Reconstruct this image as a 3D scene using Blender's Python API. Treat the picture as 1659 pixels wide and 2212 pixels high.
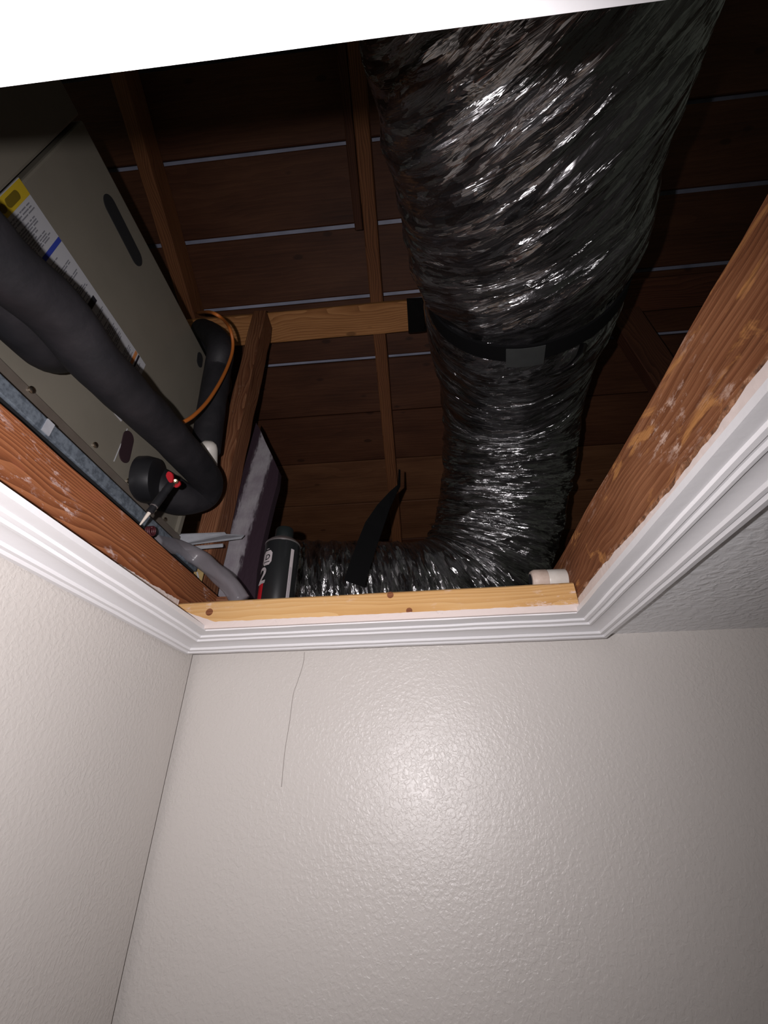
import bpy, bmesh, math, random
import numpy as np
from mathutils import Vector, Matrix, noise
for o in list(bpy.data.objects): bpy.data.objects.remove(o, do_unlink=True)
S = bpy.context.scene
C = S.collection

# ------------------------------------------------------------------ camera
# world: z up, ceiling underside z = 0, back wall towards +y, metres
FPX = 934.95; PX, PY = 829.5, 1106.0
A, B, G = -0.56118297, -0.08396239, -0.01161188
def rx(t): return np.array([[1,0,0],[0,math.cos(t),-math.sin(t)],[0,math.sin(t),math.cos(t)]])
def rz(t): return np.array([[math.cos(t),-math.sin(t),0],[math.sin(t),math.cos(t),0],[0,0,1]])
R = rz(G) @ rx(A) @ np.array([[1,0,0],[0,0,-1],[0,1,0]], float) @ rz(B)
CAM = Vector((0, 0, -0.19))
cam_d = bpy.data.cameras.new('camera'); cam = bpy.data.objects.new('camera', cam_d); C.objects.link(cam)
cam_d.sensor_fit = 'VERTICAL'; cam_d.sensor_height = 36; cam_d.sensor_width = 27
cam_d.lens = FPX/2212*36; cam_d.clip_start = 0.005; cam_d.clip_end = 50
M = Matrix.Identity(4)
for i in range(3):
    M[i][0] = R[0,i]; M[i][1] = -R[1,i]; M[i][2] = -R[2,i]
    M[i][3] = CAM[i]
cam.matrix_world = M
S.camera = cam
# ------------------------------------------------------------------ world, lights, exposure
w = bpy.data.worlds.new('world'); S.world = w; w.use_nodes = True
w.node_tree.nodes['Background'].inputs[0].default_value = (0.95, 1.0, 0.82, 1)
w.node_tree.nodes['Background'].inputs[1].default_value = 0.06
fl = bpy.data.lights.new('phone_flash', 'SPOT'); fl.energy = 16; fl.shadow_soft_size = 0.004
fl.spot_size = math.radians(142); fl.spot_blend = 1
fl.color = (1.0, 0.95, 0.97)
flash = bpy.data.objects.new('phone_flash', fl); C.objects.link(flash)
flash.matrix_world = M @ Matrix.Translation((-0.040, 0.018, 0.004)) @ Matrix.Rotation(math.radians(7), 4, 'Y') @ Matrix.Rotation(math.radians(-8), 4, 'X')
S.view_settings.view_transform = 'Standard'; S.view_settings.look = 'None'
S.view_settings.gamma = 1; S.view_settings.exposure = 0; S.view_settings.use_curve_mapping = False

# ------------------------------------------------------------------ helpers
def at(px, py, ax, val):
    """ray through a photo point cut with a plane of the room (axis 0/1/2 = val)"""
    d = R.T @ np.array([px-PX, py-PY, FPX]); t = (val-CAM[ax])/d[ax]
    return Vector([CAM[i]+t*d[i] for i in range(3)])
def tagit(o, label=None, cat=None, group=None, kind=None):
    if label: o['label'] = label
    if cat: o['category'] = cat
    if group: o['group'] = group
    if kind: o['kind'] = kind
    return o
def finish(name, me, mat, parent=None, smooth=False, origin=None):
    if me.vertices and origin is None:
        n = len(me.vertices); co = np.empty(n*3); me.vertices.foreach_get('co', co); co = co.reshape(-1,3)
        origin = (co.min(0)+co.max(0))/2
    if origin is not None: me.transform(Matrix.Translation(-Vector(origin)))
    else: origin = (0,0,0)
    o = bpy.data.objects.new(name, me); C.objects.link(o)
    if mat: me.materials.append(mat)
    if smooth: me.polygons.foreach_set('use_smooth', [True]*len(me.polygons))
    o.location = Vector(origin)
    if parent:
        o.parent = parent; o.location = Vector(origin) - Vector(parent['_o'] if '_o' in parent else parent.location)
    o['_o'] = list(origin)
    me.update()
    return o
def from_bm(name, bm, mat, parent=None, smooth=False, origin=None):
    me = bpy.data.meshes.new(name); bmesh.ops.recalc_face_normals(bm, faces=bm.faces); bm.to_mesh(me); bm.free()
    return finish(name, me, mat, parent, smooth, origin)
def empty(name, loc):
    o = bpy.data.objects.new(name, None); C.objects.link(o); o.location = loc; o['_o'] = list(loc); o.empty_display_size = .02
    return o
def bm_box(bm, lo, hi, bevel=0.0):
    r = bmesh.ops.create_cube(bm, size=1)
    for v_ in r['verts']:
        v_.co = Vector([(lo[i]+hi[i])/2 + v_.co[i]*(hi[i]-lo[i]) for i in range(3)])
    if bevel:
        es = list({e for v_ in r['verts'] for e in v_.link_edges})
        bmesh.ops.bevel(bm, geom=es, offset=bevel, segments=2, profile=.6, affect='EDGES')
def box(name, lo, hi, mat, parent=None, bevel=0.0):
    bm = bmesh.new(); bm_box(bm, lo, hi, bevel); return from_bm(name, bm, mat, parent)
def board(name, p0, p1, wd, th, side, mat, parent=None, rough=0.0012, seg=None, seed=0, bev=0.0025):
    """timber from p0 to p1; wd measured along 'side'; local x is the grain"""
    p0, p1 = Vector(p0), Vector(p1); L = (p1-p0).length; xa = (p1-p0).normalized()
    ya = Vector(side); ya = (ya - xa*ya.dot(xa)).normalized(); za = xa.cross(ya)
    seg = seg or max(2, min(40, int(L/0.03)))
    h, t = wd/2, th/2
    prof = [(-h+bev,-t),(0,-t),(h-bev,-t),(h,-t+bev),(h,t-bev),(h-bev,t),(0,t),(-h+bev,t),(-h,t-bev),(-h,-t+bev)]
    vs = []; fs = []; n = len(prof)
    for i in range(seg+1):
        x = -L/2 + L*i/seg
        for (a, b) in prof:
            q = noise.noise_vector(Vector((x*14+seed*7.3, a*30, b*30)))*rough
            vs.append((x + (q.x if i in (0,seg) else 0), a+q.y, b+q.z))
    for i in range(seg):
        for j in range(n):
            k = (j+1) % n
            fs.append((i*n+j, i*n+k, (i+1)*n+k, (i+1)*n+j))
    fs.append(tuple(range(n))[::-1]); fs.append(tuple(seg*n+j for j in range(n)))
    me = bpy.data.meshes.new(name); me.from_pydata(vs, [], fs)
    me.materials.append(mat)
    o = bpy.data.objects.new(name, me); C.objects.link(o)
    mw = Matrix((( xa.x, ya.x, za.x, 0),(xa.y, ya.y, za.y, 0),(xa.z, ya.z, za.z, 0),(0,0,0,1)))
    c = (p0+p1)/2
    o.matrix_world = Matrix.Translation(c) @ mw
    if parent:
        o.parent = parent; o.matrix_local = Matrix.Translation(c-Vector(parent['_o'])) @ mw
    return o
def catmull(pts, n):
    P = [Vector(p) for p in pts]; P = [P[0]*2-P[1]] + P + [P[-1]*2-P[-2]]
    out = []
    for i in range(1, len(P)-2):
        for k in range(n):
            t = k/n; a, b, c, d = P[i-1], P[i], P[i+1], P[i+2]
            out.append(0.5*((2*b)+(c-a)*t+(2*a-5*b+4*c-d)*t*t+(3*b-a-3*c+d)*t**3))
    out.append(P[-2]); return out
def tube_mesh(name, path, rad, sides=24, cap=True, wob=0.0, seed=0):
    n = len(path); rad = rad if callable(rad) else (lambda s, r=rad: r)
    tang = [(path[min(i+1,n-1)]-path[max(i-1,0)]).normalized() for i in range(n)]
    up = Vector((0,0,1)) if abs(tang[0].z) < .9 else Vector((1,0,0))
    nrm = (up - tang[0]*up.dot(tang[0])).normalized()
    vs = []; fs = []
    for i in range(n):
        nrm = (nrm - tang[i]*nrm.dot(tang[i])).normalized(); bn = tang[i].cross(nrm)
        r0 = rad(i/(n-1))
        for j in range(sides):
            a = 2*math.pi*j/sides; d = nrm*math.cos(a)+bn*math.sin(a)
            r = r0*(1+wob*noise.noise(Vector((path[i]*25))+d*1.5+Vector((seed,0,0))))
            vs.append(path[i]+d*r)
    for i in range(n-1):
        for j in range(sides):
            k = (j+1) % sides; fs.append((i*sides+j, i*sides+k, (i+1)*sides+k, (i+1)*sides+j))
    if cap:
        fs.append(tuple(range(sides))[::-1]); fs.append(tuple((n-1)*sides+j for j in range(sides)))
    me = bpy.data.meshes.new(name); me.from_pydata([tuple(q) for q in vs], [], fs); return me
def tube(name, pts, rad, mat, parent=None, sides=24, n=8, wob=0.0, seed=0):
    me = tube_mesh(name, catmull(pts, n), rad, sides, True, wob, seed)
    o = finish(name, me, mat, parent, True)
    return o
def lathe(name, prof, base, axis, mat, parent=None, sides=40):
    """profile [(r, h)] turned about axis through base"""
    ax = Vector(axis).normalized(); u = ax.orthogonal().normalized(); v_ = ax.cross(u)
    vs = []; fs = []; n = len(prof)
    for (r, h) in prof:
        for j in range(sides):
            a = 2*math.pi*j/sides
            vs.append(tuple(Vector(base)+ax*h+(u*math.cos(a)+v_*math.sin(a))*r))
    for i in range(n-1):
        for j in range(sides):
            k = (j+1) % sides; fs.append((i*sides+j, i*sides+k, (i+1)*sides+k, (i+1)*sides+j))
    fs.append(tuple(range(sides))[::-1]); fs.append(tuple((n-1)*sides+j for j in range(sides)))
    me = bpy.data.meshes.new(name); me.from_pydata(vs, [], fs)
    o = finish(name, me, mat, parent, True)
    m = o.modifiers.new('es', 'EDGE_SPLIT'); m.split_angle = math.radians(35)
    return o
def prism(name, poly, ext, mat, parent=None):
    """polygon of 3D points extruded by vector ext"""
    n = len(poly); e = Vector(ext)
    vs = [tuple(p) for p in poly] + [tuple(Vector(p)+e) for p in poly]
    fs = [tuple(range(n)), tuple(range(n, 2*n))[::-1]] + [(i, (i+1) % n, n+(i+1) % n, n+i) for i in range(n)]
    bm = bmesh.new(); bv = [bm.verts.new(q) for q in vs]
    for f in fs: bm.faces.new([bv[i] for i in f])
    return from_bm(name, bm, mat, parent)

# ------------------------------------------------------------------ materials
class NT:
    def __init__(s, name, rough=.5, color=None, metallic=0, spec=.5):
        s.m = bpy.data.materials.new(name); s.m.use_nodes = True; s.t = s.m.node_tree
        s.b = s.t.nodes['Principled BSDF']; s.b.inputs['Roughness'].default_value = rough
        s.b.inputs['Metallic'].default_value = metallic; s.b.inputs['Specular IOR Level'].default_value = spec
        if color: s.b.inputs['Base Color'].default_value = (*color, 1)
    def n(s, typ, **k):
        nd = s.t.nodes.new(typ)
        for a, b in k.items():
            if a.startswith('i_'):
                key = a[2:].replace('_', ' '); nd.inputs[key].default_value = b
            else: setattr(nd, a, b)
        return nd
    def l(s, a, b): s.t.links.new(a, b)
    def coord(s, scale=(1,1,1), kind='Object', rnd=True, amt=37):
        tc = s.n('ShaderNodeTexCoord'); mp = s.n('ShaderNodeMapping'); mp.inputs['Scale'].default_value = scale
        s.l(tc.outputs[kind], mp.inputs['Vector'])
        if rnd:
            oi = s.n('ShaderNodeObjectInfo'); cx = s.n('ShaderNodeCombineXYZ'); mu = s.n('ShaderNodeMath', operation='MULTIPLY'); mu.inputs[1].default_value = amt
            s.l(oi.outputs['Random'], mu.inputs[0])
            for q in range(3): s.l(mu.outputs[0], cx.inputs[q])
            s.l(cx.outputs[0], mp.inputs['Location'])
        return mp.outputs[0]
    def noise(s, vec, scale, detail=4, rough=.55, dist=0):
        nd = s.n('ShaderNodeTexNoise'); nd.inputs['Scale'].default_value = scale; nd.inputs['Detail'].default_value = detail
        nd.inputs['Roughness'].default_value = rough; nd.inputs['Distortion'].default_value = dist
        s.l(vec, nd.inputs['Vector']); return nd.outputs['Fac']
    def ramp(s, fac, stops):
        nd = s.n('ShaderNodeValToRGB'); e = nd.color_ramp.elements
        e[0].position, e[0].color = stops[0][0], (*stops[0][1], 1)
        e[1].position, e[1].color = stops[-1][0], (*stops[-1][1], 1)
        for p, c in stops[1:-1]:
            q = e.new(p); q.color = (*c, 1)
        s.l(fac, nd.inputs['Fac']); return nd.outputs['Color']
    def mix(s, fac, a, b, blend='MIX'):
        nd = s.n('ShaderNodeMix', data_type='RGBA', blend_type=blend)
        for sock, val in ((nd.inputs[0], fac), (nd.inputs[6], a), (nd.inputs[7], b)):
            if hasattr(val, 'is_output'): s.l(val, sock)
            elif isinstance(val, tuple): sock.default_value = (*val, 1)
            else: sock.default_value = val
        return nd.outputs[2]
    def math(s, op, a, b=0.0):
        nd = s.n('ShaderNodeMath', operation=op)
        for i, val in enumerate((a, b)):
            if hasattr(val, 'is_output'): s.l(val, nd.inputs[i])
            else: nd.inputs[i].default_value = val
        return nd.outputs[0]
    def bump(s, h, dist=.001, strength=1, prev=None):
        nd = s.n('ShaderNodeBump'); nd.inputs['Distance'].default_value = dist; nd.inputs['Strength'].default_value = strength
        s.l(h, nd.inputs['Height'])
        if prev: s.l(prev, nd.inputs['Normal'])
        s.l(nd.outputs[0], s.b.inputs['Normal']); return nd.outputs[0]
    def base(s, c): s.l(c, s.b.inputs['Base Color'])
BW = ((0,0,0),(1,1,1))
def wood(name, dark, mid, light, grain=55, specks=0.0, speck_col=(.55,.48,.45), rough=.75, knots=0.0, bumpd=.0015, lightpatch=0.0, patch_col=(.5,.2,.06), warp=.05, wamt=.38, contrast=1.0):
    s = NT(name, rough, spec=.25)
    wrp = s.noise(s.coord((1.1,3.5,3.5)), 2.2, 3)
    st = s.coord((.02,1,1), amt=.11)
    va = s.n('ShaderNodeVectorMath', operation='ADD'); s.l(st, va.inputs[0])
    cx = s.n('ShaderNodeCombineXYZ'); sc = s.math('MULTIPLY', wrp, warp)
    s.l(sc, cx.inputs[1]); s.l(sc, cx.inputs[2]); s.l(cx.outputs[0], va.inputs[1])
    wv = s.n('ShaderNodeTexWave', wave_type='RINGS', rings_direction='X', wave_profile='SAW'); wv.inputs['Scale'].default_value = grain
    wv.inputs['Distortion'].default_value = 1.2; wv.inputs['Detail'].default_value = 3; wv.inputs['Detail Scale'].default_value = .9
    s.l(va.outputs[0], wv.inputs['Vector'])
    fib = s.noise(s.coord((5,300,300)), 1, 4, .6)
    big = s.noise(s.coord((2.5,11,11)), 1.5, 4)
    f = s.math('ADD', s.math('MULTIPLY', wv.outputs['Fac'], wamt), s.math('ADD', s.math('MULTIPLY', fib, .35), s.math('MULTIPLY', big, .85-wamt)))
    col = s.ramp(f, [(.56-.31/contrast, dark), (.56, mid), (.56+.38/contrast, light)])
    if knots:
        vo = s.n('ShaderNodeTexVoronoi'); vo.inputs['Scale'].default_value = 1; s.l(s.coord((7,16,16)), vo.inputs['Vector'])
        k = s.ramp(vo.outputs['Distance'], [(.08, (1,1,1)), (.13, (0,0,0))])
        col = s.mix(s.math('MULTIPLY', k, knots), col, tuple(c*.45 for c in mid))
    if lightpatch:
        p = s.ramp(s.noise(s.coord((9,26,26)), 1.3, 6, .62, .6), [(.60, (0,0,0)), (.66, (1,1,1))])
        col = s.mix(s.math('MULTIPLY', p, lightpatch), col, patch_col)
    if specks:
        m1 = s.ramp(s.noise(s.coord((45,110,110)), 1, 6, .75), [(.54, (0,0,0)), (.64, (1,1,1))])
        m2 = s.ramp(s.noise(s.coord((10,14,14)), 1.0, 3), [(.50, (0,0,0)), (.66, (1,1,1))])
        col = s.mix(s.math('MULTIPLY', s.math('MULTIPLY', m1, m2), specks), col, speck_col)
    s.base(col); s.bump(f, bumpd, .8); return s.m
M_joist_l = wood('joist_redwood', (.070,.020,.008), (.22,.070,.026), (.40,.155,.065), 105, 1.5, (.60,.45,.42), lightpatch=.3, patch_col=(.33,.10,.05), warp=.035, wamt=.42)
M_joist_r = wood('joist_stained', (.050,.016,.007), (.17,.060,.024), (.33,.145,.068), 60, 1.0, (.55,.38,.30), lightpatch=.7, patch_col=(.50,.23,.075), bumpd=.004, wamt=.16, contrast=1.35)
M_pine = wood('pine', (.44,.23,.075), (.60,.35,.14), (.70,.46,.22), 110, 1.4, (.70,.52,.42), bumpd=.0004, knots=.0, warp=.02, wamt=.28)
M_plank = wood('old_sheathing', (.035,.012,.006), (.085,.030,.014), (.15,.060,.028), 30, .0, bumpd=.001, wamt=.10, knots=.8, rough=.6)
M_plank2 = wood('old_sheathing_light', (.07,.027,.012), (.15,.062,.028), (.24,.11,.05), 30, .0, bumpd=.001, wamt=.12, knots=.8, rough=.6)
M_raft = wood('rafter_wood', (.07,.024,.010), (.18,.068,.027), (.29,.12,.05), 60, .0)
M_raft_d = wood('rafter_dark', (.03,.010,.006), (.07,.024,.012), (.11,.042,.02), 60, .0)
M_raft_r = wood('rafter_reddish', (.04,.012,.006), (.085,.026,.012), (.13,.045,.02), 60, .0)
M_beam = wood('beam_wood', (.20,.075,.025), (.42,.18,.062), (.58,.28,.11), 50, .0, knots=.8)
M_post = wood('post_wood', (.06,.020,.010), (.17,.062,.028), (.32,.15,.075), 60, .45, (.32,.20,.13), lightpatch=.3, patch_col=(.28,.12,.05))

def plaster(name, col, bd=.0016, rough=.38, sc=1.0, spec=.5):
    s = NT(name, rough, spec=spec)
    v = s.coord((1,1,1), rnd=False)
    n1 = s.noise(v, 105*sc, 3, .5, .4); n2 = s.noise(v, 260*sc, 2, .5)
    blot = s.ramp(n1, [(.42, (0,0,0)), (.62, (1,1,1))])
    h = s.math('ADD', s.math('MULTIPLY', blot, .8), s.math('MULTIPLY', n2, .25))
    big = s.noise(v, 4, 3)
    s.base(s.mix(big, tuple(c*.96 for c in col), tuple(min(1, c*1.03) for c in col)))
    s.bump(s.math('MULTIPLY', h, s.math('ADD', s.math('MULTIPLY', s.noise(v, 9, 2), 1.2), .1)), bd, .75)
    r = s.math('ADD', s.math('MULTIPLY', s.noise(v, 30, 3), .12), rough-.06); s.l(r, s.b.inputs['Roughness'])
    return s.m
M_wall = plaster('wall_paint', (.62,.585,.55), .0005, .37, 1.9)
M_ceil = plaster('ceiling_paint', (.90,.90,.91), .0013, .5, .8)
def paint(name, col, rough=.35, dirt=.25):
    s = NT(name, rough); v = s.coord((1,1,1), rnd=False)
    d = s.ramp(s.noise(v, 60, 6, .7), [(.66, (0,0,0)), (.74, (1,1,1))])
    s.base(s.mix(s.math('MULTIPLY', d, dirt), col, (.30,.25,.22)))
    s.bump(s.noise(v, 90, 4), .0004, .6); return s.m
M_trim = paint('trim_paint', (.78,.77,.78), .34, .22)
M_gyp = paint('drywall_edge', (.72,.62,.58), .8, .45)
def crust():
    s = NT('plaster_crust', .85); v = s.coord((1,1,1), rnd=False)
    c = s.ramp(s.noise(v, 70, 5, .7), [(.35, (.06,.022,.010)), (.5, (.25,.11,.05)), (.62, (.45,.24,.14)), (.75, (.62,.48,.40))])
    s.base(c); s.bump(s.noise(v, 140, 5), .002, 1); return s.m
M_crust = crust()
def felt():
    s = NT('roof_underlay', .5); v = s.coord((1,1,1), rnd=False)
    s.base(s.ramp(s.noise(v, 9, 4), [(.3, (.26,.28,.38)), (.7, (.50,.52,.66))])); return s.m
M_felt = felt()
def steel(name, col, rough, met, scale=40, dirt=.3, dc=(.2,.2,.2)):
    s = NT(name, rough, metallic=met); v = s.coord((1,1,1), rnd=False)
    s.base(s.mix(s.math('MULTIPLY', s.ramp(s.noise(v, scale, 5, .65), [(.42, (0,0,0)), (.62, (1,1,1))]), dirt), col, dc))
    s.bump(s.noise(v, 25, 2), .0004, .4); return s.m
M_furn = steel('furnace_enamel', (.19,.172,.138), .42, 0, 14, .15, (.11,.10,.08))
M_furn_d = steel('furnace_flange', (.135,.115,.095), .42, 0, 14, .3, (.07,.05,.04))
M_galv = steel('galvanised_steel', (.30,.35,.41), .42, .55, 130, .75, (.10,.12,.15))
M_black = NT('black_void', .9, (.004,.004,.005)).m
def foam():
    s = NT('pipe_insulation', .62, spec=.35); v = s.coord((1,1,1), rnd=False)
    s.base(s.ramp(s.noise(v, 22, 4), [(.3, (.008,.008,.010)), (.7, (.020,.018,.021))])); s.bump(s.noise(v, 70, 4), .0015, .5); return s.m
M_foam = foam()
M_pvc = steel('white_pvc', (.66,.63,.58), .4, 0, 30, .25, (.4,.34,.28))
M_pvcold = steel('old_pvc', (.58,.47,.40), .5, 0, 50, .5, (.40,.30,.24))
M_orange = NT('orange_cable', .5, (.42,.12,.02)).m
M_label = NT('label_white', .55, (.42,.42,.44)).m
M_print = NT('label_print', .6, (.17,.17,.19)).m
M_yellow = NT('label_yellow', .5, (.48,.34,.02)).m
M_olive = NT('label_yellow_print', .5, (.14,.10,.01)).m
M_blue = NT('label_blue', .5, (.03,.05,.32)).m
M_lilac = NT('label_lilac', .5, (.30,.27,.50)).m
M_lblk = NT('label_black', .5, (.012,.012,.018)).m
M_lorg = NT('label_orange', .5, (.50,.19,.06)).m
M_red = NT('red_plastic', .4, (.32,.006,.012)).m
M_dred = NT('dark_red_plastic', .5, (.06,.010,.014)).m
M_brass = NT('brass', .2, (.75,.62,.38), metallic=1).m
M_screw = NT('screw_steel', .3, (.50,.42,.33), metallic=1).m
M_bplas = NT('black_plastic', .4, (.012,.012,.014)).m
M_bone = NT('pale_plastic_tip', .4, (.62,.55,.48)).m
M_gstrip = steel('grey_plastic', (.40,.41,.44), .5, 0, 60, .25, (.25,.25,.28))
M_card = steel('yellowed_card', (.42,.30,.12), .7, 0, 90, .5, (.30,.20,.09))
M_canblk = NT('can_paint', .30, (.013,.014,.015)).m
M_cangrey = NT('can_metal', .3, (.42,.38,.38), metallic=.8).m
M_cap = NT('can_cap', .45, (.010,.014,.014)).m
M_cwhite = NT('can_white_print', .45, (.50,.45,.46)).m
M_cred = NT('can_red_print', .45, (.50,.012,.02)).m
M_strap = NT('black_strap', .75, (.004,.004,.0045), spec=.15).m
M_tape = steel('grey_tape', (.05,.053,.052), .4, 0, 40, .3, (.03,.03,.03))
def clearp():
    s = NT('clear_poly', .3, (.27,.25,.27)); s.b.inputs['Alpha'].default_value = .55
    s.bump(s.noise(s.coord((1,1,1), rnd=False), 30, 3), .002, .6); return s.m
M_clear = clearp()
def panelm():
    s = NT('smeared_board', .8); v = s.coord((1,1,1), rnd=False)
    tc = s.n('ShaderNodeTexCoord'); sx = s.n('ShaderNodeSeparateXYZ'); s.l(tc.outputs['Object'], sx.inputs[0])
    # band of white mastic running up the middle of the dark purple board
    xx = s.math('ADD', s.math('ADD', sx.outputs[0], s.math('MULTIPLY', sx.outputs[2], -.10)), s.math('MULTIPLY', s.noise(s.coord((1,1,.22), rnd=False), 210, 3, .6), .020))
    d = s.math('ABSOLUTE', s.math('SUBTRACT', xx, -.002))
    k = s.ramp(d, [(.018, (1,1,1)), (.024, (0,0,0))])
    c = s.ramp(s.noise(v, 25, 5), [(.35, (.24,.21,.24)), (.6, (.33,.31,.33))])
    s.base(s.mix(k, (.028,.012,.022), c)); s.bump(s.noise(s.coord((1,1,.3), rnd=False), 150, 3), .0015, .8); return s.m
M_panel = panelm()
def film():
    s = NT('black_duct_film', .16, (.010,.010,.012), metallic=.75, spec=.9)
    tc = s.n('ShaderNodeTexCoord')
    def uv(sc):
        mp = s.n('ShaderNodeMapping'); mp.inputs['Scale'].default_value = (*sc, 1); s.l(tc.outputs['UV'], mp.inputs['Vector']); return mp.outputs[0]
    n1 = s.noise(uv((9, 50)), 1, 4, .6, 1.5)
    rid = s.math('ABSOLUTE', s.math('SUBTRACT', n1, .5))
    vo = s.n('ShaderNodeTexVoronoi', feature='F1'); vo.inputs['Scale'].default_value = 1; vo.inputs['Randomness'].default_value = 1; s.l(uv((15, 80)), vo.inputs['Vector'])
    n2 = s.noise(uv((40, 170)), 1, 2, .5)
    h = s.math('ADD', s.math('MULTIPLY', rid, 1.8), s.math('ADD', s.math('MULTIPLY', vo.outputs['Distance'], .40), s.math('MULTIPLY', n2, .12)))
    bn_ = s.bump(h, .0030, .9)
    # crumple facets: every stretched cell of film is tipped its own way
    def cells(sc, amt, warp_, seed):
        nz = s.n('ShaderNodeTexNoise'); nz.inputs['Scale'].default_value = 1; nz.inputs['Detail'].default_value = 3; s.l(uv(tuple(c*.45 for c in sc)), nz.inputs['Vector'])
        m1 = s.n('ShaderNodeVectorMath', operation='SCALE'); m1.inputs['Scale'].default_value = warp_; s.l(nz.outputs['Color'], m1.inputs[0])
        ad = s.n('ShaderNodeVectorMath', operation='ADD'); s.l(uv(sc), ad.inputs[0]); s.l(m1.outputs[0], ad.inputs[1])
        vc = s.n('ShaderNodeTexVoronoi', feature='F1'); vc.inputs['Scale'].default_value = 1; s.l(ad.outputs[0], vc.inputs['Vector'])
        sb_ = s.n('ShaderNodeVectorMath', operation='SUBTRACT'); sb_.inputs[1].default_value = (.5,.5,.5); s.l(vc.outputs['Color'], sb_.inputs[0])
        m2 = s.n('ShaderNodeVectorMath', operation='SCALE'); m2.inputs['Scale'].default_value = amt; s.l(sb_.outputs[0], m2.inputs[0]); return m2.outputs[0]
    acc = bn_
    for c_ in (cells((15, 75), .50, 2.4, 1), cells((38, 210), .60, 2.4, 2), cells((6, 26), .20, 2.0, 3)):
        ad = s.n('ShaderNodeVectorMath', operation='ADD'); s.l(acc, ad.inputs[0]); s.l(c_, ad.inputs[1]); acc = ad.outputs[0]
    nn = s.n('ShaderNodeVectorMath', operation='NORMALIZE'); s.l(acc, nn.inputs[0])
    s.l(nn.outputs[0], s.b.inputs['Normal']); s.l(nn.outputs[0], s.b.inputs['Coat Normal'])
    s.b.inputs['Coat Weight'].default_value = 1; s.b.inputs['Coat IOR'].default_value = 2.8; s.b.inputs['Coat Roughness'].default_value = .19
    g = s.noise(uv((5, 22)), 1, 4)
    s.l(s.ramp(g, [(.35, (.24,.24,.24)), (.65, (.42,.42,.42))]), s.b.inputs['Roughness'])
    s.base(s.ramp(s.noise(uv((9, 45)), 1, 4), [(.35, (.03,.03,.032)), (.75, (.13,.12,.13))]))
    return s.m
M_film = film()

# ------------------------------------------------------------------ room shell
TZ = 0.012
XL = -0.374
def wally(x): return .703 - (x+.374)*.027
wall = prism('wall_back', [(XL-.1, wally(XL-.1), 0), (.90, wally(.90), 0), (.90, wally(.90)+.1, 0), (XL-.1, wally(XL-.1)+.1, 0)], (0,0,-2.4), M_wall); tagit(wall, kind='structure')
wl = box('wall_left', (XL-.1, -.80, -2.4), (XL, .69, 0), M_wall); tagit(wl, kind='structure')
wr_ = box('wall_right', (.80, -.80, -2.4), (.90, .655, 0), M_wall); tagit(wr_, kind='structure')
wf = box('wall_front', (XL-.1, -.90, -2.4), (.90, -.80, 0), M_wall); tagit(wf, kind='structure')
M_floor = wood('floor_boards', (.10,.06,.035), (.22,.13,.08), (.33,.21,.13), 20, 0)
fr = box('floor', (XL-.1, -.90, -2.45), (.90, .8, -2.4), M_floor); tagit(fr, kind='structure')
# hairline crack down the back wall
cr = [(655,1406),(652,1432),(640,1470),(630,1500),(622,1560),(612,1620),(604,1700)]
pts = []
for (a, b) in cr:
    p = at(a, b, 1, .69); p.y = wally(p.x)-.0003; pts.append(p)
tube('crack', catmull(pts, 4), .00035, NT('crack_shadow', .9, (.30,.27,.25)).m, wall, sides=6, n=1)
# ceiling: drywall with the hatch hole; the back and side edges are the cut board
HL, HR, HF = -.350, .2045, .028
def hb(x): return .5735 - (x+.31)*.027     # cut edge of the board at the back
bm = bmesh.new()
def slab(poly):
    n = len(poly); a = [bm.verts.new((x, y, 0)) for x, y in poly]; b = [bm.verts.new((x, y, TZ)) for x, y in poly]
    bm.faces.new(a); bm.faces.new(b[::-1])
    for i in range(n): bm.faces.new((a[i], a[(i+1) % n], b[(i+1) % n], b[i]))
slab([(-2.3,-1.6),(-2.3,3.0),(HL,3.0),(HL,-1.6)])
slab([(HR+.003,-1.6),(HR+.003,3.0),(2.3,3.0),(2.3,-1.6)])
slab([(HL,-1.6),(HL,HF),(HR+.003,HF),(HR+.003,-1.6)])
slab([(HL,.612),(HL,3.0),(HR+.003,3.0),(HR+.003,.612)])
ceil = from_bm('ceiling', bm, M_ceil, origin=(0,0,0)); tagit(ceil, kind='structure')
# broken drywall / filler edge: strip with an uneven top, one under the pine board, one under the right joist
def ragged(name, p0, p1, depth, z0, ztop, amp, mat, seed, parent, n=160, rows=3):
    p0, p1 = Vector(p0), Vector(p1); d = Vector(depth); vs = []; fs = []; fr_ = (p1-p0).length/.52
    for i in range(n+1):
        t = i/n; p = p0.lerp(p1, t)
        zt = ztop(t) if callable(ztop) else ztop
        zt += amp*(noise.noise(Vector((t*26*fr_, seed, 0)))+.5*noise.noise(Vector((t*80*fr_, seed, 4))))
        for k in range(rows+1):
            z = z0 + (zt-z0)*k/rows
            q = amp*.35*noise.noise(Vector((t*60*fr_, k*1.3, seed+9)))
            vs.append(tuple(p + Vector((0,0,z)) - d.normalized()*abs(q)))
        vs.append(tuple(p + Vector((0,0,zt)) + d)); vs.append(tuple(p + Vector((0,0,z0)) + d))
    c = rows+3
    for i in range(n):
        for k in range(c): fs.append((i*c+k, i*c+(k+1) % c, (i+1)*c+(k+1) % c, (i+1)*c+k))
    fs.append(tuple(range(c))); fs.append(tuple(n*c+k for k in range(c))[::-1])
    bm = bmesh.new(); bv = [bm.verts.new(q) for q in vs]
    for f in fs: bm.faces.new([bv[i] for i in f])
    o = from_bm(name, bm, mat, parent); return o
ragged('drywall_edge', (-.348, hb(-.348)-.002, 0), (HR, hb(HR)-.002, 0), (0,.004,0), -.0045, lambda t: .0045+.022*max(0, 1-t/.11), .0010, M_gyp, 3, ceil)
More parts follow.
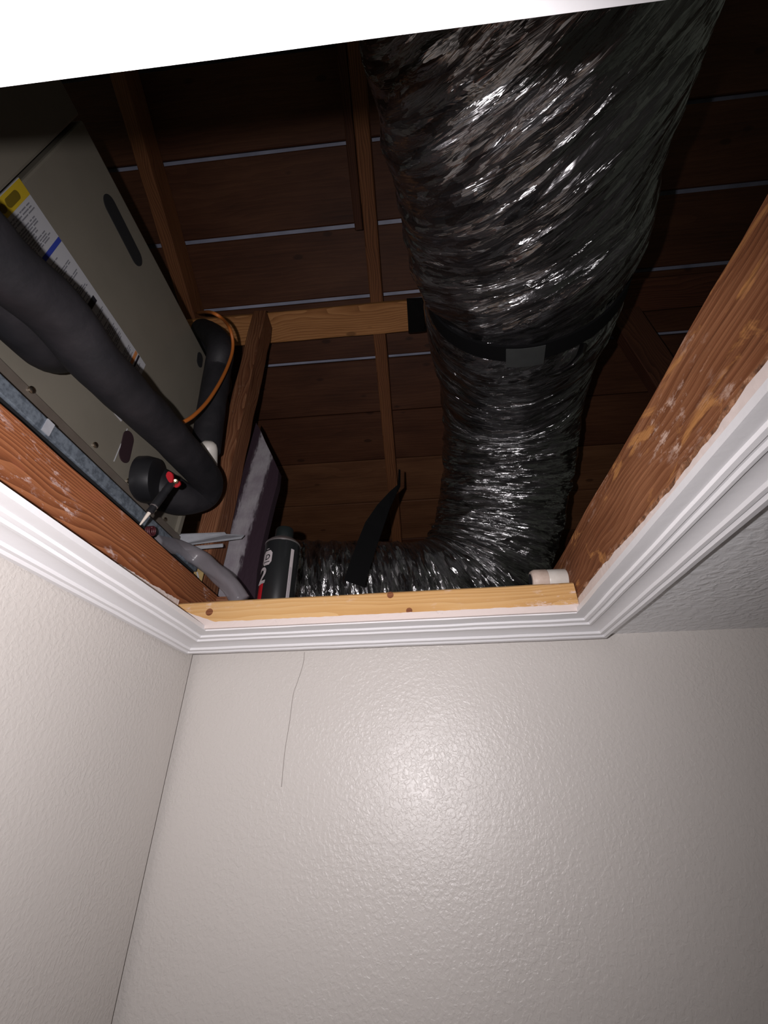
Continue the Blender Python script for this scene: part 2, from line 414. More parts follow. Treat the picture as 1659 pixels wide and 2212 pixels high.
ragged('drywall_edge', (HR, .030, 0), (HR, hb(HR)-.004, 0), (.0028,0,0), .0002, lambda t: .0105+.003*math.sin(t*9), .0016, M_gyp, 8, ceil)
ragged('filler_crust', (HR+.0006, .030, 0), (HR+.0006, hb(HR)-.004, 0), (.0015,0,0), .004, lambda t: .0150+.0025*math.sin(t*6.5+1), .003, M_crust, 15, ceil, 220)
ragged('filler_crust', (-.3485, .43, 0), (-.3485, .572, 0), (-.001,0,0), .002, lambda t: .031+.008*t, .003, M_gyp, 21, ceil, 60)

# moulded trim round the hatch
PROF = [(0,0),(0,.006),(.015,.0062),(.0163,.0086),(.0205,.0094),(.0220,.0076),(.0258,.0074),(.0270,.0100),(.0300,.0102),(.0312,.0080),(.035,.0074),(.039,.0074),(.043,.0080),(.047,.0090),(.051,.0104),
        (.0522,.0134),(.0560,.0140),(.0575,.0120),(.0600,.0120),(.0615,.0148),(.0670,.0148),(.0685,.0125),(.070,.0125),(.070,0)]
def trim(name, a, b, ao, bo, kind='structure'):
    """inner edge a->b, outer edge ao->bo (xy) ; mitred"""
    vs = []; fs = []; N = 30; n = len(PROF)
    a, b, ao, bo = map(Vector, (a, b, ao, bo))
    for i in range(N+1):
        t = i/N; p = a.lerp(b, t); q = ao.lerp(bo, t)
        for (d, h) in PROF:
            f = d/.070; r = p.lerp(q, f)
            vs.append((r.x, r.y, -h + (.0006*noise.noise(Vector((r.x*20, r.y*20, 1))) if h > 0 else 0)))
    for i in range(N):
        for k in range(n):
            fs.append((i*n+k, i*n+(k+1) % n, (i+1)*n+(k+1) % n, (i+1)*n+k))
    fs.append(tuple(range(n))); fs.append(tuple(N*n+k for k in range(n))[::-1])
    bm = bmesh.new(); bv = [bm.verts.new(q) for q in vs]
    for f in fs: bm.faces.new([bv[i] for i in f])
    o = from_bm(name, bm, M_trim, smooth=True); m = o.modifiers.new('es', 'EDGE_SPLIT'); m.split_angle = math.radians(14); tagit(o, kind=kind)
    return o
iBL, iBR, iFL, iFR = (-.301,.5765), (.2005,.5625), (-.301,.0325), (.2005,.0335)
oBL, oBR, oFL, oFR = (XL+.0005,.668), (.2685,.6575), (XL+.0005,-.040), (.2685,-.040)
trim('trim_1', iBL, iBR, oBL, oBR)
trim('trim_2', iFL, iBL, oFL, oBL)
trim('trim_3', iFR, iBR, oFR, oBR)
trim('trim_4', iFL, iFR, oFL, oFR)

# ------------------------------------------------------------------ framing of the hatch
def thing_board(name, label, cat, *a, group=None, **k):
    o = board(name, *a, **k); tagit(o, label, cat, group); return o
jl = thing_board('ceiling_joist', 'reddish-brown wooden ceiling joist with plaster specks along the left side of the hatch', 'joist',
            (-.369,-1.55,.0523), (-.369,2.2,.0523), .080, .038, (0,0,1), M_joist_l, seg=110, rough=.0016, seed=1)
jr = thing_board('ceiling_joist', 'stained orange-brown wooden ceiling joist with peeled patches along the right side of the hatch', 'joist',
            (.2265,-1.55,.0523), (.2265,2.2,.0523), .078, .038, (0,0,1), M_joist_r, seg=110, rough=.0022, seed=5)
fh = thing_board('header', 'rough wooden header hidden above the near white trim of the hatch', 'header',
            (-.349,.005,.0513), (.2065,.005,.0513), .078, .036, (0,0,1), M_joist_r, seed=3)
pine = thing_board('pine_batten', 'pale yellow pine batten with knots across the far edge of the hatch', 'batten',
            (-.3495,.5935,.0195), (.2060,.5785,.0195), .034, .036, (0,0,1), M_pine, rough=.0006, seed=2)

M_knot = wood('pine_knot', (.10,.03,.012), (.20,.07,.03), (.30,.12,.05), 60, 0)
for (kx, ky, kr) in ((843,1285,.0046), (884,1319,.0042), (452,1322,.0052)):
    p = at(kx, ky, 1, .574); yk = .5755 - (p.x+.3495)*.027 - .0006
    p = at(kx, ky, 1, yk)
    kn = lathe('knot', [(.0001,0),(kr*.6,.0002),(kr,0),(kr,-.002),(.0001,-.002)], p, (0,-1,0), M_knot, None, 16)
    kn.parent = pine; kn.matrix_parent_inverse = pine.matrix_basis.inverted()
# ------------------------------------------------------------------ roof
TN = .49392; TH = math.atan(TN); CT, ST = math.cos(TH), math.sin(TH)
def rp(x, y, H): return Vector((x, y, H - .19 - TN*y))     # point on the plane at vertical measure H
roof = prism('roof', [rp(-2.3,-1.3,1.735), rp(2.3,-1.3,1.735), rp(2.3,3.1,1.735), rp(-2.3,3.1,1.735)], (0,.02*ST,.02*CT), M_felt)
tagit(roof, kind='structure')
y0 = .456 - 8*.1697; k = 0
bright = {8, 9, 10, 11, 12}
while y0 + k*.1697 < 3.0:
    a = y0 + k*.1697
    gap = .0105 if 4 <= k < 12 else .0028
    ya, yb = a + gap/2*CT, a + .1697 - (.0105 if 4 <= k+1 < 12 else .0028)/2*CT
    ym = (ya+yb)/2; wdt = (yb-ya)/CT
    o = board('plank', rp(-2.28, ym, 1.713), rp(2.28, ym, 1.713), wdt, .020, (0,CT,-ST), M_plank2 if k in (13, 14) else M_plank, roof, rough=.0010, seg=24, seed=k)
    k += 1
def rafter(x0, x1, label, grp=None):
    xm = (x0+x1)/2
    return thing_board('rafter', label, 'rafter', rp(xm,-1.25,1.6497), rp(xm,3.0,1.6497), .086, x1-x0, (0,ST,CT), M_raft, seg=60, seed=xm, group=grp)
rafter(-.682,-.645, 'brown sloping rafter just right of the grey furnace cabinet')
rafter(-.098,-.060, 'brown sloping rafter running beside the left flank of the fat black duct')
rafter(.512,.550, 'shadowed sloping rafter behind the right flank of the black duct')
rafter(-1.29,-1.252, 'sloping rafter over the furnace, far left')
rafter(1.122,1.16, 'sloping rafter in the dark, far right')
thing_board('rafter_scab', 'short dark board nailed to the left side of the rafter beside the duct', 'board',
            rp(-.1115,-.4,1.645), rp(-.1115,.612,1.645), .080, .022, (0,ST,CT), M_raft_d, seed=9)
pur = thing_board('purlin', 'pale brown flat beam nailed across the undersides of the rafters', 'beam',
            rp(-1.6,.789,1.578), rp(.25,.789,1.578), .084, .036, (0,CT,-ST), M_beam, seg=60, seed=11)
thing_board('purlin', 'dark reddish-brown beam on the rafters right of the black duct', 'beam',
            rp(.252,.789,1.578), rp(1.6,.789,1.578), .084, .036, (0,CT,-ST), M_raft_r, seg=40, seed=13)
post = thing_board('post', 'rough weathered brown wooden post standing upright behind the insulated pipes', 'post',
            (-.409,.735,TZ+.0005), (-.409,.735,.9555), .062, .038, (0,1,0), M_post, seg=50, rough=.002, seed=14)
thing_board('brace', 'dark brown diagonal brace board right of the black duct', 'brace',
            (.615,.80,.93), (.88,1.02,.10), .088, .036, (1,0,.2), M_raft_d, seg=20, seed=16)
thing_board('offcut_block', 'short brown wooden block against the foot of the post', 'block',
            (-.452,.726,TZ+.0005), (-.452,.726,.215), .052, .038, (0,1,0), M_post, seg=8, seed=17)

# ------------------------------------------------------------------ furnace
FX = -.42
fu = tagit(empty('furnace', (FX-.26, .05, .1435)), 'olive-grey metal furnace cabinet lying left of the hatch with a long white label', 'furnace')
box('cabinet', (FX-.52,.177,.145), (FX,.632,.578), M_furn, fu, .003)
box('coil_cabinet', (FX-.52,-.55,.145), (FX,.172,.578), M_furn, fu, .003)
box('base_flange', (FX-.50,-.55,.1436), (FX+.0035,.640,.186), M_furn_d, fu, .0015)
def slot(name, pa, pb, r, par, mat=M_black, x=FX):
    """oblong dark opening with a rolled rim lying in the cabinet's side"""
    pa, pb = Vector((x, *pa)), Vector((x, *pb)); d = (pb-pa).normalized(); e = Vector((0,-d.z,d.y))
    def ring(rr):
        out = []
        for i in range(13): a = -math.pi/2 + math.pi*i/12; out.append(pb + d*math.cos(a)*rr + e*math.sin(a)*rr)
        for i in range(13): a = math.pi/2 + math.pi*i/12; out.append(pa + d*math.cos(a)*rr + e*math.sin(a)*rr)
        return out
    return prism(name, [p+Vector((.0003,0,0)) for p in ring(r)], (.0012,0,0), mat, par)
slot('opening', (.262,.532), (.330,.526), .0145, fu)
slot('opening', (.452,.250), (.457,.222), .0115, fu, NT('plum_shadow', .7, (.022,.008,.012)).m)
slot('opening', (.545,.552), (.548,.540), .010, fu)
for (y, z) in ((.405,.1965), (.482,.1935), (.5885,.1905), (.298,.184)):
    lathe('screw', [(.0001,0),(.0042,.0002),(.0042,.0018),(.0025,.0030),(.0001,.0031)], (FX+(.0036 if z < .186 else 0), y, z), (1,0,0), M_screw, fu, 12)
box('seam_strip', (FX-.001,.4435,.200), (FX+.0008,.4445,.262), M_label, fu)
box('corner_post', (FX-.006,.622,.186), (FX+.006,.633,.30), M_furn, fu, .001)
# the long label: bands, print blocks
lb = box('warning_label', (FX-.001,.173,.262), (FX+.0010,.4285,.3865), M_label, fu, 0)
def strip(name, y0, y1, z0, z1, mat, par=lb, h=.0006):
    return box(name, (FX+.0004,y0,z0), (FX+.0010+h,y1,z1), mat, par)
strip('header_band', .1735,.189,.2625,.386, M_yellow)

strip('blue_band', .2345,.2395,.336,.3855, M_blue); strip('lilac_band', .2345,.2395,.280,.335, M_lilac)
strip('black_block', .3045,.3125,.353,.376, M_lblk); strip('orange_band', .4005,.4055,.30,.385, M_lorg); strip('black_band', .4085,.4115,.30,.385, M_lblk)
bm = bmesh.new(); rnd = random.Random(4)
y = .193
while y < .422:
    if not (.232 < y < .242 or .302 < y < .315 or .398 < y < .413):
        zt = .382 - rnd.choice((.003,.006,.012,.022,.030)) ; z = zt
        while z > .285:
            L = rnd.uniform(.004,.016); bm_box(bm, (FX+.0009,y,z-L), (FX+.0014,y+.0011,z)); z -= L+rnd.uniform(.0008,.003)
    y += rnd.choice((.0024,.0026,.0030,.0052))
pr = from_bm('fine_print', bm, M_print, lb); tagit(pr, kind='stuff')
slot('header_print', (.1812,.365), (.1812,.345), .0042, lb, M_olive, FX+.0009)
slot('header_print', (.1812,.334), (.1812,.330), .0036, lb, M_olive, FX+.0009)
# galvanised pan between furnace and joist
gp = tagit(empty('drain_pan', (-.68,.05,.0930)), 'blue-grey galvanised steel pan edge between the furnace and the left joist', 'pan')
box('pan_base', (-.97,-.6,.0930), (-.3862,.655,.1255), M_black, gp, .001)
box('pan_rim', (-.975,-.605,.1256), (-.3835,.660,.1430), M_galv, gp, .0015)
box('rim_clip', (-.3834,.303,.1262), (-.3820,.313,.1420), M_gstrip, gp)

# ------------------------------------------------------------------ insulated pipes
P1 = [Vector((-.298,-.45,.128)), Vector((-.298,-.05,.124)), at(-190,400,0,-.30), at(-80,490,0,-.305), at(0,572,0,-.31), at(120,672,0,-.315), at(220,795,0,-.322), at(330,905,0,-.332), at(405,985,0,-.340),
      at(445,1035,0,-.350), at(440,1068,0,-.368), at(400,1078,0,-.385), at(355,1062,0,-.405), at(332,1048,0,-.419)]
lsp = tagit(empty('insulated_pipe', P1[6]), 'thick black foam-insulated pipe crossing diagonally in front of the furnace, ending in an elbow', 'pipe')
tube('foam_sleeve', P1, lambda s: .0262 + .0070/(1+math.exp(-(s-.88)/.02)), M_foam, lsp, 32, 10, .06, 1)
P1b = [at(-60,560,0,-.345), at(0,640,0,-.352), at(50,700,0,-.360), at(95,745,0,-.372), at(118,758,0,-.395), at(112,740,0,-.4185)]
b2 = tube('insulated_branch_pipe', P1b, .0245, M_foam, None, 28, 8, .06, 3)
tagit(b2, 'short black insulated pipe bulging below the diagonal pipe at the left picture edge', 'pipe')
P2 = [Vector((-.47,.672,.60)), Vector((-.445,.670,.625)), at(436,716,1,.662), at(474,742,0,-.388), at(470,800,0,-.386), at(459,870,0,-.384), at(450,930,0,-.384), at(444,975,0,-.384)]
lp = tube('looped_pipe', P2, lambda s: .0262, M_foam, None, 28, 10, .05, 6)
tagit(lp, 'black insulated pipe looping over behind the furnace corner down to a white cap', 'pipe')
# dark grommet where the elbow enters the cabinet
gm = lathe('pipe_collar', [(.036,0),(.037,.012),(.034,.026),(.020,.028)], (FX+.0002,.503,.212), (1,.2,0), M_bplas, lsp, 28)
wc = [at(425,676,1,.632), at(460,676,0,-.352), at(494,705,0,-.350), at(503,750,0,-.350), at(488,800,0,-.350), at(455,858,0,-.350), at(418,898,0,-.352), at(380,920,0,-.36)]
tagit(tube('control_cable', wc, .0032, M_orange, None, 10, 8), 'thin orange cable curving down over the looped black pipe', 'cable')
cpos = at(450,972,0,-.366)
wcap = tagit(empty('pipe_cap', cpos), 'white plastic pipe cap peeking out between the two black pipes', 'cap')
lathe('cap_shell', [(.0002,.0165),(.008,.0155),(.0135,.011),(.0155,.004),(.0160,0),(.0160,-.030),(.0140,-.030)], cpos, (.25,-.75,.45), M_pvc, wcap, 32)
lathe('pipe_stub', [(.0135,-.060),(.0135,-.026)], cpos, (.25,-.75,.45), M_pvc, wcap, 24)

# service tool hooked on the elbow
ta, tb = at(372,1042,0,-.318), at(322,1108,0,-.330)
td = (tb-ta).normalized(); tl = (tb-ta).length
tt = tagit(empty('service_tool', ta), 'small black valve tool with red wings and a pale pointed tip hanging on the elbow', 'tool')
lathe('handle', [(.0035,0),(.0048,.002),(.0050,tl*.30),(.0046,tl*.36),(.0052,tl*.40),(.0052,tl*.78),(.0042,tl*.80),(.0045,tl*.97),(.0022,tl)], ta, td, M_bplas, tt, 20)
lathe('handle_ring', [(.0046,0),(.0050,.0003),(.0050,.0009),(.0046,.0012)], ta+td*tl*.79, td, M_cangrey, tt, 20)
lathe('tip', [(.0024,0),(.0022,tl*.08),(.0013,tl*.30),(.0009,tl*.36)], tb, td, M_bone, tt, 14)
e = R.T @ np.array([1,0,0]); e = Vector(e); f_ = Vector(R.T @ np.array([0,-1,0]))
pc = at(369,1031,0,-.314)
def wing(c, a, b, ang):
    u = e*math.cos(ang)+f_*math.sin(ang); v_ = f_*math.cos(ang)-e*math.sin(ang); nn = u.cross(v_)
    prism('wing', [c+u*math.cos(t)*a*(1+.12*math.sin(3*t))+v_*math.sin(t)*b for t in [i*math.pi/7 for i in range(14)]], nn*.003, M_red, tt)
wing(pc, .0042, .0075, .25); wing(at(384,1046,0,-.314), .0040, .0050, -.5)
lathe('knob', [(.0001,0),(.0030,.0004),(.0036,.002),(.0036,.005),(.0028,.0065),(.0001,.007)], at(379,1039,0,-.314), (.5,-.6,-.6), M_brass, tt, 20)
# twist connectors
wn = at(386,1138,1,.632); o = lathe('wire_nut', [(.0045,0),(.0050,.002),(.0040,.012),(.0020,.016)], wn, (.1,-.3,.9), M_dred, None, 12)
tagit(o, 'small dark red wire nut beside the furnace bottom corner', 'connector')
coil = [at(318,1148,0,-.366)+Vector((.0, math.cos(a)*.006, math.sin(a)*.006))+Vector((.0012*a/3,0,0)) for a in [i*.7 for i in range(32)]]
o = tube('wire_coil', coil, .0014, M_dred, None, 8, 2); tagit(o, 'little dark red coil of wire below the pale tool tip', 'wire')
# plastic strips
sp = tagit(empty('plastic_strip', at(430,1165,1,.66)), 'pale grey tapered plastic strip bridging from the joist to the smeared board', 'strip')
a1, a2, a3, a4 = at(340,1158,1,.62), at(486,1150,1,.70), at(528,1162,1,.745), at(340,1186,1,.62)
a5, a6 = at(520,1170,1,.745), at(490,1170,1,.70)
prism('strip_top', [a1, at(484,1152,1,.69), at(487,1156,1,.69), at(527,1158,1,.735), at(521,1164,1,.735), a4], (0,.0015,.0035), M_gstrip, sp)
prism('strip_lip', [at(390,1184,1,.62), at(480,1176,1,.67), at(481,1182,1,.67), at(392,1190,1,.62)], (0,.002,.003), M_gstrip, sp)
tagit(sp)
# loose clear plastic tube
ct = tube('clear_hose', [at(325,1172,0,-.392), at(382,1184,0,-.392), at(425,1204,1,.632), at(462,1232,1,.634), at(495,1262,1,.636), at(520,1300,1,.64)],
          lambda s: .0140, M_clear, None, 28, 8, .25, 5)
tagit(ct, 'crumpled translucent grey plastic hose sagging behind the far end of the left joist', 'hose')
cd = tagit(empty('cardboard_tag', at(410,1240,1,.672)), 'yellowed cardboard tag with orange marks under the translucent hose', 'tag')
prism('card', [at(383,1210,1,.676), at(430,1215,1,.676), at(441,1232,1,.676), at(432,1268,1,.676), at(395,1262,1,.676)], (0,.002,.0), M_card, cd)
prism('card_mark', [at(412,1222,1,.6745), at(417,1222,1,.6745), at(419,1246,1,.6745), at(413,1244,1,.6745)], (0,.0012,.0), M_lorg, cd)
prism('card_mark', [at(424,1236,1,.6745), at(427,1235,1,.6745), at(430,1248,1,.6745), at(427,1249,1,.6745)], (0,.0012,.0), M_label, cd)
bx = box('wood_offcut', (-.378,.685,TZ+.0005), (-.330,.70,.088), M_post, None, .001); bx.location.x += .002
tagit(bx, 'small dark brown wood offcut at the corner behind the pine batten', 'block')
# smeared board
P = [(553,913),(562,928),(572,952),(588,985),(602,1016),(599,1045),(588,1085),(577,1130),(565,1180),(556,1230),(551,1292),(470,1292),(480,1240),(487,1180),(505,1100),(527,1010)]
sb = prism('mastic_board', [at(a,b,1,.775-.00*i) for i,(a,b) in enumerate(P)], (0,.022,0), M_panel)
tagit(sb, 'dark purple board smeared with pale grey mastic standing behind the post', 'board')

# ------------------------------------------------------------------ spray can
cx, cy, cz, cr_ = -.238, .668, TZ+.0006, .0302
can = tagit(empty('spray_can', (cx, cy, cz)), 'black spray can with dark cap and white print standing behind the pine batten', 'can')
hb_ = .158
body = lathe('body', [(.001,0),(cr_-.002,0),(cr_,.003),(cr_,hb_)], (cx,cy,cz), (0,0,1), M_canblk, can, 56)
lathe('shoulder', [(cr_+.0006,hb_-.001),(cr_+.0010,hb_+.001),(cr_,hb_+.0030),(.026,hb_+.0075),(.0195,hb_+.012),(.0180,hb_+.0135)], (cx,cy,cz), (0,0,1), M_cangrey, can, 56)
lathe('cap', [(.0162,hb_+.0125),(.0165,hb_+.014),(.0160,hb_+.032),(.0148,hb_+.0345),(.001,hb_+.0350)], (cx,cy,cz), (0,0,1), M_cap, can, 40)
# print wraps the can: th measured from the camera-facing direction, positive = picture right
face = math.atan2(-cy, -cx)
def wrap(th, z, lift=.0003):
    a = face + th; r = cr_+lift; return (cx+math.cos(a)*r, cy+math.sin(a)*r, cz+z)
def decal(name, polys, mat, lift=.0003, par=None):
    bm = bmesh.new()
    for poly in polys:
        bm.faces.new([bm.verts.new(wrap(u/cr_, z, lift)) for (u, z) in poly])
    return from_bm(name, bm, mat, par or body)
def rect(u0, u1, z0, z1, n=8): return [[(u0+(u1-u0)*i/n, z0), (u0+(u1-u0)*(i+1)/n, z0), (u0+(u1-u0)*(i+1)/n, z1), (u0+(u1-u0)*i/n, z1)] for i in range(n)]
decal('data_strip', rect(.0150,.0215,.010,.142), M_cwhite)
bl = []
for u in (.0163,.0172,.0183,.0196): bl += rect(u, u+.00035, .012, .108, 1)
decal('data_print', bl, M_print, .0006)
uC = -.0262
def octo(s): return [(-.010*s,-.008*s),(-.006*s,-.0135*s),(.006*s,-.0135*s),(.0095*s,-.008*s),(.0095*s,.008*s),(.006*s,.0135*s),(-.006*s,.0135*s),(-.010*s,.008*s)]
zO = .1235
def oh(u): return .0135 if abs(u) < .006 else .0135-(abs(u)-.006)/.004*.0055
bs = [-.010+.020*i/14 for i in range(15)]
decal('badge', [[(uC+a, zO-oh(a)),(uC+b, zO-oh(b)),(uC+b, zO+oh(b)),(uC+a, zO+oh(a))] for a, b in zip(bs, bs[1:])], M_cwhite, .0005)
decal('badge_line', rect(uC-.007, uC+.0065, zO-.0085, zO-.0070, 6), M_canblk, .0008)
def glyph(txt, u, z, size, mat, lift, sx=1.0, shear=0.0):
    cu = bpy.data.curves.new('glyph', 'FONT'); cu.body = txt; cu.size = size; cu.align_x = 'CENTER'; cu.resolution_u = 4; cu.offset = size*.02; cu.shear = shear
    t = bpy.data.objects.new('glyph', cu); C.objects.link(t)
    me = bpy.data.meshes.new_from_object(t.evaluated_get(bpy.context.evaluated_depsgraph_get()))
    bpy.data.objects.remove(t, do_unlink=True); bpy.data.curves.remove(cu)
    for v_ in me.vertices: v_.co = wrap((u+v_.co.x*sx)/cr_, z+v_.co.y, lift)
    me.name = 'lettering'; me.materials.clear()
    return finish('lettering', me, mat, body)
glyph('D', uC+.001, zO-.0035, .0135, M_canblk, .0011, 1.0, .15)
glyph('2', -.0325, .0785, .040, M_cwhite, .0014, 1.0, .1)
decal('red_block', rect(-.043,-.0268,.002,.078), M_cred, .0004)
decal('top_print', rect(-.030,-.024,.1400,.1412,2), M_cwhite, .0004)

# ------------------------------------------------------------------ PVC fitting on the pine batten
f0, f1 = at(1143,1240,1,.592), at(1219,1238,1,.592)
zc = .0375+.0160
f0.z = f1.z = zc
fx = (f1-f0); fL = fx.length; fd = fx.normalized()
pf = tagit(empty('pvc_fitting', (f0+f1)/2), 'short cream PVC pipe fitting lying on the right end of the pine batten', 'fitting')
lathe('coupling', [(.0100,.0),(.0128,.0005),(.0150,.004),(.0155,.006),(.0155,fL*.44),(.0150,fL*.46)], f0, fd, M_pvcold, pf, 36)
lathe('pipe_piece', [(.0140,fL*.42),(.0146,fL*.47),(.0150,fL*.5),(.0150,fL*.97),(.0142,fL),(.0118,fL),(.0118,fL*.9)], f0, fd, M_pvc, pf, 36)
lathe('bore', [(.0001,-.0003),(.0098,-.0003),(.0098,.0006)], f0, fd, M_lblk, pf, 24)

# ------------------------------------------------------------------ the duct
ctr = [(.13,-.80,.53),(.13,-.40,.51),(.138,-.05,.500),(.155,.16,.510),(.182,.31,.533),(.208,.44,.545),(.232,.62,.615),(.258,.80,.640),(.256,.94,.560),(.222,1.05,.420),(.15,1.10,.285),(.04,1.08,.205),(-.15,1.04,.190),(-.45,1.00,.190),(-.9,.97,.190),(-1.5,.97,.19)]
path = catmull(ctr, 60)
# arc-length resample
cum = [0.0]
for i in range(1, len(path)): cum.append(cum[-1]+(path[i]-path[i-1]).length)
Lt = cum[-1]; NV, NU = 1150, 300
pa = np.array([tuple(p) for p in path]); ca = np.array(cum); sv = np.linspace(0, Lt, NV+1)
pc_ = np.stack([np.interp(sv, ca, pa[:,k]) for k in range(3)], 1)
for _ in range(12): pc_[1:-1] = (pc_[:-2]+pc_[1:-1]*2+pc_[2:])/4
tg = np.gradient(pc_, axis=0); tg /= np.linalg.norm(tg, axis=1)[:,None]
nr = np.zeros_like(tg); n0 = np.array([0,0,1.0])
for i in range(NV+1):
    n0 = n0 - tg[i]*n0.dot(tg[i]); n0 /= np.linalg.norm(n0); nr[i] = n0
bn = np.cross(tg, nr)
th = np.linspace(0, 2*np.pi, NU, endpoint=False)
rng = np.random.default_rng(7)
def vnoise(u, v, pu, seed):
    """value noise, periodic in u with period pu"""
    r = np.random.default_rng(seed); T = r.random((pu, 4096))
    ui = np.floor(u).astype(int); vi = np.floor(v).astype(int); fu_, fv = u-ui, v-vi
    fu_ = fu_*fu_*(3-2*fu_)
    g = lambda a, b: T[a % pu, b % 4096]
    return (g(ui,vi)*(1-fu_)+g(ui+1,vi)*fu_)*(1-fv)+(g(ui,vi+1)*(1-fu_)+g(ui+1,vi+1)*fu_)*fv
U, V = np.meshgrid(th/(2*np.pi), sv)
s_st = ca[60*5-1] - .012
i_st = int(np.argmin(np.abs(sv - s_st)))
tilt = .085*np.sin(2*np.pi*U)/(1+np.exp((V-s_st+.08)/.09)) + .02*np.sin(2*np.pi*U)
warp = tilt + .020*(vnoise(U*7, V*6, 7, 1)-.5) + .05*(vnoise(U*3, V*3, 3, 2)-.5)
d = np.zeros_like(U)
for (fu0, fv0, amp, sd) in ((11, 28, .0042, 3), (17, 62, .0020, 4), (36, 150, .0007, 5)):
    nn = vnoise(U*fu0, (V+warp)*fv0, fu0, sd); d += amp*(1-np.abs(2*nn-1)*2)
d += .008*(vnoise(U*5, V*7, 5, 6)-.5)
# slack film sagging between the wire turns, pinched under the hanging strap
rad = .183 - .017/(1+np.exp(-(V-s_st+.22)/.06)) - .020*np.exp(-((V-s_st)/.022)**2) + .010*np.exp(-((V-s_st+.07)/.05)**2)
rad = rad + .006/(1+np.exp(-(V-s_st-.05)/.03)) - .012/(1+np.exp(-(V-1.95)/.1))
rr = rad + d
Vx = pc_[:,None,:] + rr[:,:,None]*(np.cos(U*2*np.pi)[:,:,None]*nr[:,None,:] + np.sin(U*2*np.pi)[:,:,None]*bn[:,None,:])
me = bpy.data.meshes.new('duct')
nvt = (NV+1)*NU; me.vertices.add(nvt); me.vertices.foreach_set('co', Vx.reshape(-1))
I, J = np.meshgrid(np.arange(NV), np.arange(NU), indexing='ij'); K = (J+1) % NU
q = np.stack([I*NU+J, I*NU+K, (I+1)*NU+K, (I+1)*NU+J], -1).reshape(-1)
nf = NV*NU; me.loops.add(nf*4); me.loops.foreach_set('vertex_index', q)
me.polygons.add(nf); me.polygons.foreach_set('loop_start', np.arange(nf)*4)
me.update(calc_edges=True)
uvl = me.uv_layers.new(name='UVMap')
uu = np.stack([J/NU, (J+1)/NU, (J+1)/NU, J/NU], -1).reshape(-1)*1.13; TV = sv[:,None] + tilt; vv = np.stack([TV[I,J], TV[I,K], TV[I+1,K], TV[I+1,J]], -1).reshape(-1)
uvl.data.foreach_set('uv', np.stack([uu, vv], -1).reshape(-1))
me.polygons.foreach_set('use_smooth', [True]*nf)
duct_root = tagit(empty('flexible_duct', tuple(pc_[i_st])), 'fat crinkled shiny black flexible duct hanging across the attic and bending down to the left', 'duct')
finish('duct_sleeve', me, M_film, duct_root)
# hanging strap under the duct
def frame_at(i): return Vector(pc_[i]), Vector(tg[i]), Vector(nr[i]), Vector(bn[i])
c0, t0, n_, b_ = frame_at(i_st)
def strap_pt(a, r): return c0 + (n_*math.cos(a)+b_*math.sin(a))*r
bm = bmesh.new(); prev = None
seq = []
for i in range(61):
    a = math.radians(75 + 210*i/60); seq.append((strap_pt(a, .163), (n_*math.cos(a)+b_*math.sin(a))))
for p, nn in seq:
    ring = [bm.verts.new(p - t0*.017), bm.verts.new(p + t0*.017), bm.verts.new(p + t0*.017 + nn*.004), bm.verts.new(p - t0*.017 + nn*.004)]
    if prev:
        for k in range(4): bm.faces.new((prev[k], prev[(k+1) % 4], ring[(k+1) % 4], ring[k]))
    prev = ring
strap = tagit(empty('hanging_strap', tuple(c0)), 'wide matte black strap slung under the shiny duct and tied to the pale beam', 'strap')
from_bm('sling', bm, M_strap, strap)
for s_, (pa_, pb_) in enumerate(((seq[0][0], rp(.035,.79,1.553)), (seq[-1][0], rp(.035,.79,1.553)))):
    pass
L0 = min((seq[0][0], seq[-1][0]), key=lambda p: p.x); R0 = max((seq[0][0], seq[-1][0]), key=lambda p: p.x)
board('sling_end', L0, rp(.06,.79,1.546), .045, .004, (0,1,0), M_strap, strap, seg=6)
board('sling_end', R0, rp(.36,.79,1.546), .045, .004, (0,1,0), M_strap, strap, seg=6)
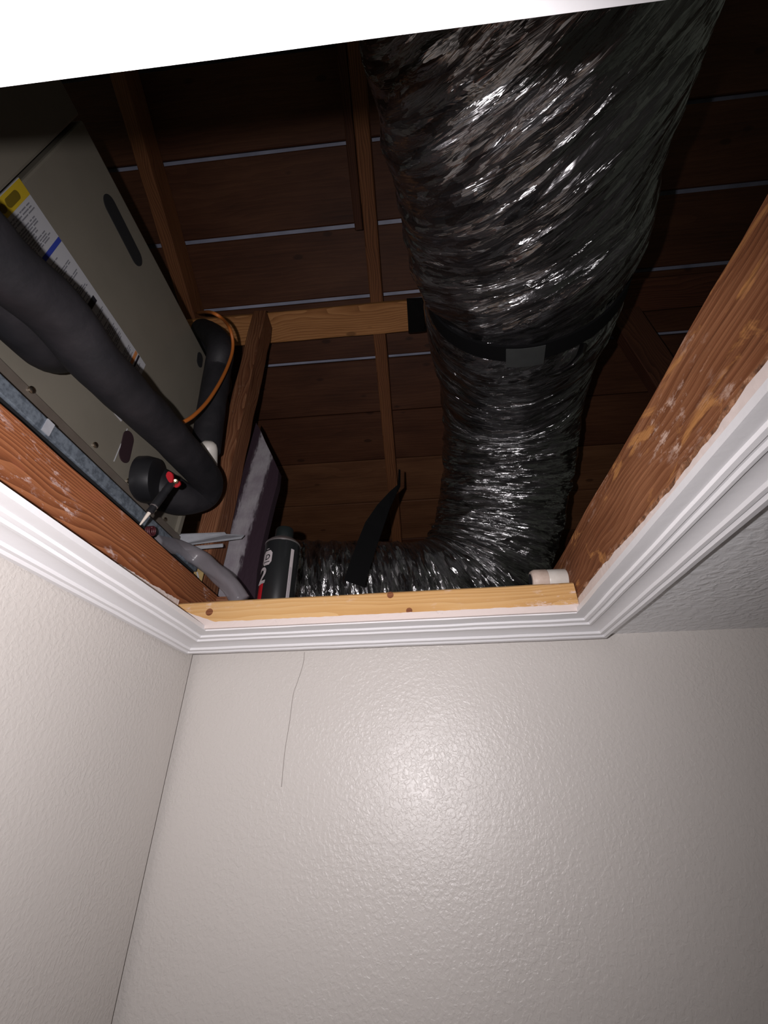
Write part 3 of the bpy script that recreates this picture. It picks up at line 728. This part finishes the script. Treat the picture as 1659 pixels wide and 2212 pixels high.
tpt = [at(1070,728,1,seq[30][0].y), at(1145,728,1,seq[30][0].y)]
# grey tape patch on the strap, lowest point
bm = bmesh.new(); prev = None
for i in range(9):
    a = math.radians(188 - 10 + 20*i/8); p = strap_pt(a, .1674); nn = (n_*math.cos(a)+b_*math.sin(a))
    ring = [bm.verts.new(p - t0*.014), bm.verts.new(p + t0*.030), bm.verts.new(p + t0*.030 + nn*.0012), bm.verts.new(p - t0*.014 + nn*.0012)]
    if prev:
        for k in range(4): bm.faces.new((prev[k], prev[(k+1) % 4], ring[(k+1) % 4], ring[k]))
    prev = ring
from_bm('tape_patch', bm, M_tape, strap)
# black wrap on the beam where the strap is tied
wrp_ = board('beam_wrap', rp(.012,.789,1.578), rp(.072,.789,1.578), .094, .044, (0,CT,-ST), M_film, None, seg=8, rough=.004, seed=20)
tagit(wrp_, 'shiny black film wrapped round the pale beam left of the duct', 'wrap')
# loose black strip hanging left of the duct's bend
hs = [(863,1014,2),(862,1048,3),(849,1064,7),(828,1095,13),(808,1135,19),(793,1175,20),(779,1215,21),(765,1260,22)]
bm = bmesh.new(); prev = None
for i, (a, b, wd) in enumerate(hs):
    yy = .86 - .008*i; l_, r_ = at(a-wd, b-wd*.35, 1, yy), at(a+wd, b+wd*.35, 1, yy+.01); fw = Vector((0,.003,0))
    ring = [bm.verts.new(l_), bm.verts.new(r_), bm.verts.new(r_+fw), bm.verts.new(l_+fw)]
    if prev:
        for k in range(4): bm.faces.new((prev[k], prev[(k+1) % 4], ring[(k+1) % 4], ring[k]))
    prev = ring
tagit(from_bm('loose_strip', bm, M_strap, None), 'limp black strip hanging from a thin tip left of the duct bend', 'strip')
hg = at(863,1014,1,.86)
# torn flap of film sticking out below the strap, right side
fl_p = [at(1262,745,1,.432), at(1250,772,1,.440), at(1222,797,1,.452), at(1180,810,1,.470)]
me_ = tube_mesh('film_flap', catmull(fl_p, 8), lambda s: .006*(1-.55*s), 10, True, .5, 3)
finish('film_flap', me_, M_film, duct_root, True)

for o in bpy.data.objects:
    if '_o' in o: del o['_o']
